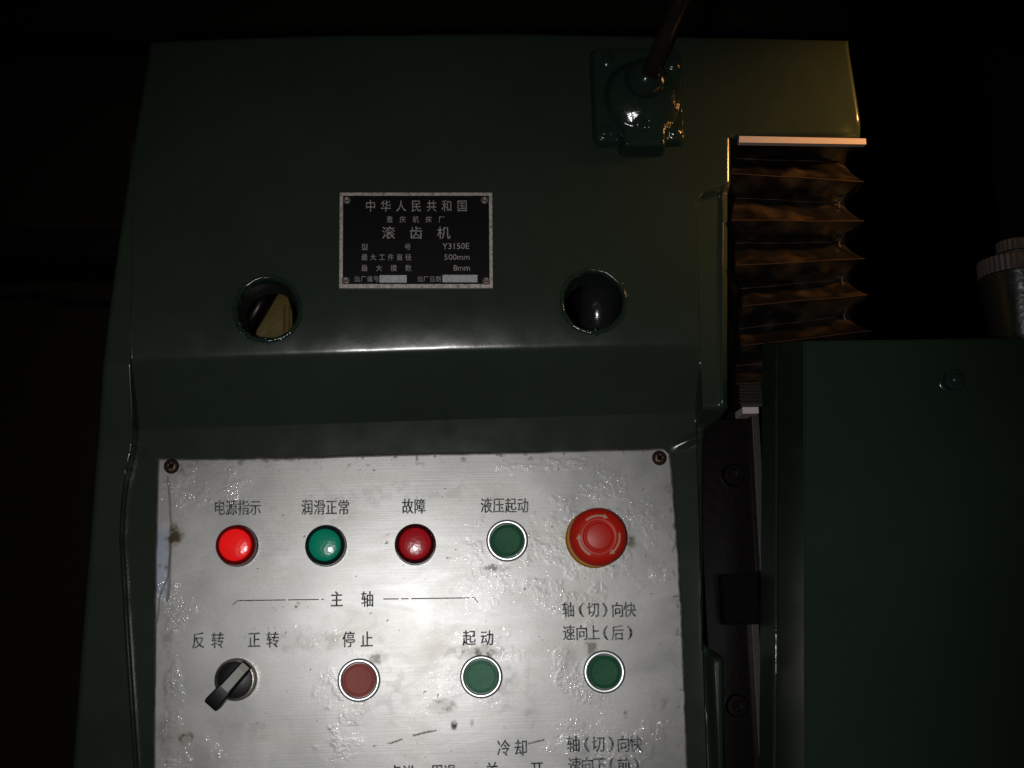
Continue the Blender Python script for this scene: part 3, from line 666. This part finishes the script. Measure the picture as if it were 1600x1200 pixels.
# selector switch
sw = bpy.data.objects.new('selector_switch', None); COL.objects.link(sw); sw.parent = cp; sw['label'] = 'black rotary selector switch with a grey stripe handle'
c = at(366, 1062.5, 0.012)
bm = bmesh.new(); lathe(bm, c.x, c.z, YP, [(0.0150, 0), (0.0150, 0.006), (0.0142, 0.0075), (0.0142, 0.0110), (0.0138, 0.0122), (0.0130, 0.0124), (0.0127, 0.0116), (0.0127, 0.010)], 72); fin('bezel_ring', bm, CHROME_DK, sw, angle=50)
bm = bmesh.new(); lathe(bm, c.x, c.z, YP, [(0.0127, 0.009), (0.0127, 0.0112), (0.0120, 0.0116), (0, 0.0116)], 64); fin('rotor_disc', bm, BLACK_PL, sw, angle=40)
p0 = at(386, 1037, 0.022); p1 = at(327, 1104, 0.024)
ax = Vector((p1.x-p0.x, 0, p1.z-p0.z)); L = ax.length; ax.normalize(); nn = Vector((-ax.z, 0, ax.x))
bm = bmesh.new()
sec = [(0, 0.0035, 0.011, 0.0185), (0.15, 0.0044, 0.011, 0.0215), (0.55, 0.0046, 0.011, 0.0235), (0.62, 0.0050, 0.013, 0.0238), (0.93, 0.0058, 0.0150, 0.0238), (1.0, 0.0052, 0.0160, 0.0225)]
prev = None
for t, hw, h0, h1 in sec:
    o_ = Vector((p0.x, 0, p0.z))+ax*L*t; ch = 0.0011
    cur = [bm.verts.new(Vector((o_.x, YP-hh, o_.z))+nn*s) for s, hh in ((-hw, h0), (-hw, h1-ch), (-hw+ch, h1), (hw-ch, h1), (hw, h1-ch), (hw, h0))]
    if prev:
        for k in range(6): bm.faces.new((prev[k], prev[(k+1) % 6], cur[(k+1) % 6], cur[k]))
    else: bm.faces.new(cur)
    prev = cur
bm.faces.new(prev[::-1]); bmesh.ops.recalc_face_normals(bm, faces=bm.faces); hd = fin('handle', bm, BLACK_PL, sw, angle=35)
bm = bmesh.new(); pr = None
for t, hh in ((0.04, 0.0195), (0.15, 0.0218), (0.55, 0.0238), (0.60, 0.0240)):
    o_ = Vector((p0.x, 0, p0.z))+ax*L*t; cur = [bm.verts.new(Vector((o_.x, YP-hh-0.0002, o_.z))+nn*s) for s in (-0.0031, 0.0031)]
    if pr: bm.faces.new((pr[0], pr[1], cur[1], cur[0]))
    pr = cur
fin('pointer_stripe', bm, simple('grey_pointer_paint', (0.36, 0.36, 0.32), 0.6, 0, 0, 300, 0.15), hd)

# =================================================================== bellows under the overhanging arm
be = empty('bellows_cover', 'folded black leather bellows hanging under the overhanging arm', 'bellows')
a = P(1154, 212, -HB+0.002); b = P(1354, 225, -HB+0.002)
bm = bmesh.new(); f = [P(u, v, -HB+0.001) for u, v in ((1155, 212.5), (1353, 216.5), (1353.5, 225.5), (1155, 222.5))]
fr = [bm.verts.new(v) for v in f]; bk = [bm.verts.new(v+Vector((0, 0.006, 0))) for v in f]
bm.faces.new(fr[::-1]); bm.faces.new(bk); [bm.faces.new((fr[k], fr[(k+1) % 4], bk[(k+1) % 4], bk[k])) for k in range(4)]
o = fin('end_bar', bm, WHITE_BAR, be); o['label'] = 'off white top bar of the bellows'
LE = NT('black_bellows_cloth'); _w = LE.noise(900, 2, 0.6); _b = LE.noise(42, 2, 0.5); wv = LE.node('ShaderNodeTexWave'); wv.inputs['Scale'].default_value = 330; LE.link(LE.coords(), wv.inputs['Vector'])
LE.set(Base_Color=LE.mix(LE.ramp(_b, [(0.50, (0, 0, 0)), (0.68, (1, 1, 1))]), (0.004, 0.0032, 0.0026), (0.030, 0.020, 0.011)), Roughness=0.36, Specular_IOR_Level=0.45, Normal=LE.bump(LE.math('ADD', LE.math('MULTIPLY', _b, 0.4), LE.math('MULTIPLY', wv.outputs['Color'], 0.05)), 0.5, 0.0022))  # lighter brown mottling paints in the warm lamplight patches on the folds
yr, yv = -0.022, 0.004
ridges = [((1146, 226), (1330, 228)), ((1143, 271), (1350, 284)), ((1143, 344), (1350, 346)), ((1150, 415), (1351, 404)), ((1160, 478), (1356, 461)), ((1158, 541), (1361, 517)), ((1150, 600), (1368, 580))]
valleys = [((1149, 248), (1298, 253)), ((1149, 309), (1297, 317)), ((1149, 380), (1298, 379)), ((1158, 451), (1304, 438)), ((1155, 514), (1306, 496)), ((1150, 572), (1310, 556))]
seq = []
for i in range(len(valleys)): seq += [(ridges[i], yr, 0), (valleys[i], yv, 1)]
seq.append((ridges[-1], yr, 0))
rows_ = []
NU = 46
for j, ((pl, pr_), yy, isv) in enumerate(seq):
    A = P(*pl, yy); B = P(*pr_, yy); rw = []
    for i in range(NU+1):
        t = i/NU; p = A.lerp(B, t)
        p.z += 0.0002*math.sin(t*9+j*1.3); p.y += 0.0003*math.sin(t*21+j*0.4)
        rw.append(p)
    # corner gusset, then the right side running back
    if isv: extra = [B+Vector((0.006, 0.002, 0.0005)), B+Vector((0.0135, 0.008, 0)), B+Vector((0.0135, 0.15, 0))]
    else: extra = [B+Vector((0.0005, 0.0012, 0)), B+Vector((0.0008, 0.006, 0)), B+Vector((0.0008, 0.15, 0))]
    rows_.append([A+Vector((0, 0.12, 0))]+rw+extra)
V = []; Fq = []; M = len(rows_[0]); sub = 6
for j in range(len(rows_)-1):
    for s in range(sub):
        t = s/sub; bulge = math.sin(t*math.pi)*0.0015
        for i_, (A, B) in enumerate(zip(rows_[j], rows_[j+1])):
            p = A.lerp(B, t); u_ = i_/NU; dent = math.sin(t*math.pi)*(0.0011*math.sin(u_*19+j*0.35)+0.0004*math.sin(u_*41+j)) if 0 < i_ <= NU else 0
            V.append((p.x, p.y+bulge+dent, p.z))
V += [tuple(p) for p in rows_[-1]]; NR = len(V)//M
for j in range(NR-1):
    for i in range(M-1): a = j*M+i; Fq.append((a, a+1, a+M+1, a+M))
o = mesh_np('pleated_cloth', V, Fq, LE.m, True, be); o.data.set_sharp_from_angle(angle=math.radians(38))
EDG = simple('worn_brown_fold_edge', (0.035, 0.016, 0.007), 0.4, 0, 0.2, 300, 0.4)
for j, ((pl, pr_), yy, isv) in enumerate(seq):
    if j == 0: continue
    rw = rows_[j][1:NU+2]; bm = bmesh.new()
    for i in range(0, NU, 2): rod(bm, rw[i]+Vector((0, -0.0002, 0)), rw[min(i+2, NU)]+Vector((0, -0.0002, 0)), 0.00035, 0.00035, 6, False)
    fin('fold_edge', bm, EDG, be, smooth=True)
GUS = simple('grey_rubber_gusset', (0.02, 0.02, 0.026), 0.3, 0, 0.2, 300, 0.3)
for i in range(1, len(ridges)-1):
    r0 = P(*ridges[i][1], yr); v0 = P(*valleys[i][1], yv); r1 = P(*ridges[i+1][1], yr)
    bm = bmesh.new(); pts = []
    for t in np.linspace(0, 1, 11):
        q1 = r0.lerp(v0, t); q2 = v0.lerp(r1, t); p = q1.lerp(q2, t); p.y = yv-0.004-0.013*abs(2*t-1)**1.5; p.x += -0.004; pts.append(p)
    for a_, b_ in zip(pts, pts[1:]): rod(bm, a_, b_, 0.0009, 0.0009, 8, False)
    fin('corner_piping', bm, GUS, be, smooth=True)
# primed patches at the lower left folds
o = None

# slide way, retaining strip, bolts to the right of the column
wy = empty('slide_way', 'dark oily steel slide way between the column and the right cabinet', 'slide way')
bm = bmesh.new(); a = P(1108, 655, 0.02); b = P(1172, 655, 0.02); lo = P(1172, 1600, 0.02); box(bm, (a.x-0.01, 0.02, lo.z), (b.x, 0.10, a.z), 0.001); fin('way_face', bm, STEEL_DK, wy)
for (y0_, y1_) in ((648, 893), (975, 1600)):
    bm = bmesh.new(); a = P(1174.5, y0_, 0.012); b = P(1186, y1_, 0.012); box(bm, (a.x, 0.012, b.z), (P(1186, y0_, 0.012).x, 0.05, a.z), 0.0004); fin('edge_strip', bm, STEEL_MID, wy)
bm = bmesh.new(); a = P(1160, 636, 0.004); b = P(1186, 646, 0.004); box(bm, (a.x, 0.004, b.z), (b.x, 0.03, a.z), 0.0004); fin('end_clip', bm, WHITE_BAR, wy)
bm = bmesh.new(); a = P(1128, 897, 0.004); b = P(1190, 975, 0.004); box(bm, (a.x, 0.004, b.z), (b.x, 0.09, a.z), 0.003); fin('wiper_block', bm, GAP, wy)
for (u, v) in ((1147, 742), (1153, 1103)):
    c = P(u, v, 0.014); bm = bmesh.new(); lathe(bm, c.x, c.z, 0.021, [(0.0085, 0), (0.0085, 0.0055), (0.0075, 0.0068), (0.0046, 0.0068), (0.0043, 0.0028), (0, 0.0026)], 36); fin('socket_bolt', bm, STEEL_DK, wy, angle=40)
bm = bmesh.new(); a = P(1150, 556, 0.03)
for i in range(14):
    py = 560+i*5.2; a = P(1155, py, 0.016); b = P(1190, py, 0.016); rod(bm, (a.x, 0.018, a.z), (b.x, 0.018, b.z), 0.0011, 0.0011, 8)
lo_ = P(1190, 636, 0.022); hi_ = P(1152, 552, 0.022); box(bm, (hi_.x, 0.019, lo_.z), (lo_.x, 0.05, hi_.z)); fin('small_bellows', bm, simple('brown_black_rubber', (0.008, 0.005, 0.003), 0.45), wy)
bm = bmesh.new(); a = P(1143, 590, 0.12); b = P(1230, 1600, 0.12); box(bm, (a.x-0.03, 0.12, b.z), (b.x+0.4, 0.2, P(1143, 540, 0.12).z)); fin('rear_casting', bm, GAP, wy)

# =================================================================== right cabinet
cab = empty('side_cabinet', 'flat dark green sheet metal cabinet at the lower right with one nut', 'cabinet')
YC = -0.15
T0 = P(1256, 533, YC); T1 = P(1760, 526, YC); Bq = P(1258, 1600, YC); B1 = P(1760, 1600, YC)
yb_ = -0.035
def back(p, px, py): return P(px, py, yb_)
bm = bmesh.new(); nseg = 10
f = [bm.verts.new(v) for v in (T0, T1, B1, Bq)]
kx = P(1191, 536, yb_).x; zk = P(1191, 536, yb_).z
g = [bm.verts.new(v) for v in (Vector((kx, yb_, zk)), Vector((T1.x, yb_, zk)), Vector((B1.x, yb_, B1.z)), Vector((P(1187, 1600, yb_).x, yb_, Bq.z)))]
bm.faces.new(f[::-1]); [bm.faces.new((f[k], f[(k+1) % 4], g[(k+1) % 4], g[k])) for k in range(4)]; bm.faces.new(g)
bmesh.ops.recalc_face_normals(bm, faces=bm.faces)
bmesh.ops.bevel(bm, geom=list(bm.edges), offset=0.0012, segments=3, affect='EDGES')
fin('cabinet_shell', bm, GREEN_CAB, cab, angle=40)
# rolled seam on its left side
k = 0.62
s0 = T0.lerp(Vector((kx, yb_, zk)), k); s1 = Bq.lerp(Vector((P(1187, 1600, yb_).x, yb_, Bq.z)), k)
bm = bmesh.new(); rod(bm, s0+Vector((0.0005, 0, -0.003)), s1, 0.0016, 0.0016, 12); fin('seam_bead', bm, GREEN_THICK, cab, smooth=True)
c = P(1493, 593, YC-0.008); bm = bmesh.new(); lathe(bm, c.x, c.z, YC, [(0.0085, 0), (0.0085, 0.0014), (0.0078, 0.0018), (0.004, 0.0018)], 40); hexa(bm, c.x, c.z, YC-0.0015, 0.0065, 0.0125, 0.25)
nut = fin('nut', bm, GREEN_THICK, cab, angle=30)
bm = bmesh.new(); lathe(bm, c.x, c.z, YC, [(0.0040, 0.0075), (0.0040, 0.0105), (0.0034, 0.0115), (0, 0.0118)], 24); fin('stud_end', bm, GREEN_THICK, nut, smooth=True)

# =================================================================== round cap unit at the far right
kn = empty('knurled_cap_cylinder', 'dark green cylinder with knurled metal collar behind the cabinet at right', 'cylinder')
yk = 0.03; cl = P(1537, 450, yk+0.03); ctr = P(1600, 450, yk+0.03); rk = ctr.x-cl.x; rise = P(1594, 416, yk).z
def vcyl(name, z0, z1, r, mat, knurl=0, seg=72, bev=0.001, bot=1.0):
    bm = bmesh.new(); seg = knurl*2 if knurl else seg; rings = []
    for rr, zz_ in ((r*bot, z0), (r-(z1-z0)*0.0 if bot == 1 else r*bot, z0+bev), (r, z1-bev), (r-bev, z1)):
        rings.append([bm.verts.new((ctr.x+(rr-(0.0009 if knurl and k % 2 else 0))*math.cos(2*math.pi*k/seg), yk+rk+(rr-(0.0009 if knurl and k % 2 else 0))*math.sin(2*math.pi*k/seg), zz_)) for k in range(seg)])
    for A, B in zip(rings, rings[1:]):
        for k in range(seg): bm.faces.new((A[k], A[(k+1) % seg], B[(k+1) % seg], B[k]))
    bm.faces.new(rings[-1]); bm.faces.new(rings[0][::-1]); return fin(name, bm, mat, kn, smooth=not knurl, angle=None if knurl else 40)
vcyl('cylinder_body', rise-0.10, rise, rk*0.985, paint('green_cylinder_paint', (0.012, 0.018, 0.013), (0.015, 0.022, 0.015), 0.28, 0.30, 110, 0.9), bot=0.66)
BRASS = simple('dull_brownish_metal', (0.15, 0.14, 0.135), 0.45, 0.5, 0.3, 250, 0.4)
vcyl('knurled_collar', rise, P(1594, 390, yk).z, rk, BRASS, knurl=44)
vcyl('neck_ring', P(1594, 390, yk).z, P(1594, 378, yk).z, rk*0.46, BRASS); vcyl('top_knob', P(1594, 378, yk).z, P(1594, 360, yk).z, rk*0.52, BRASS, knurl=26)
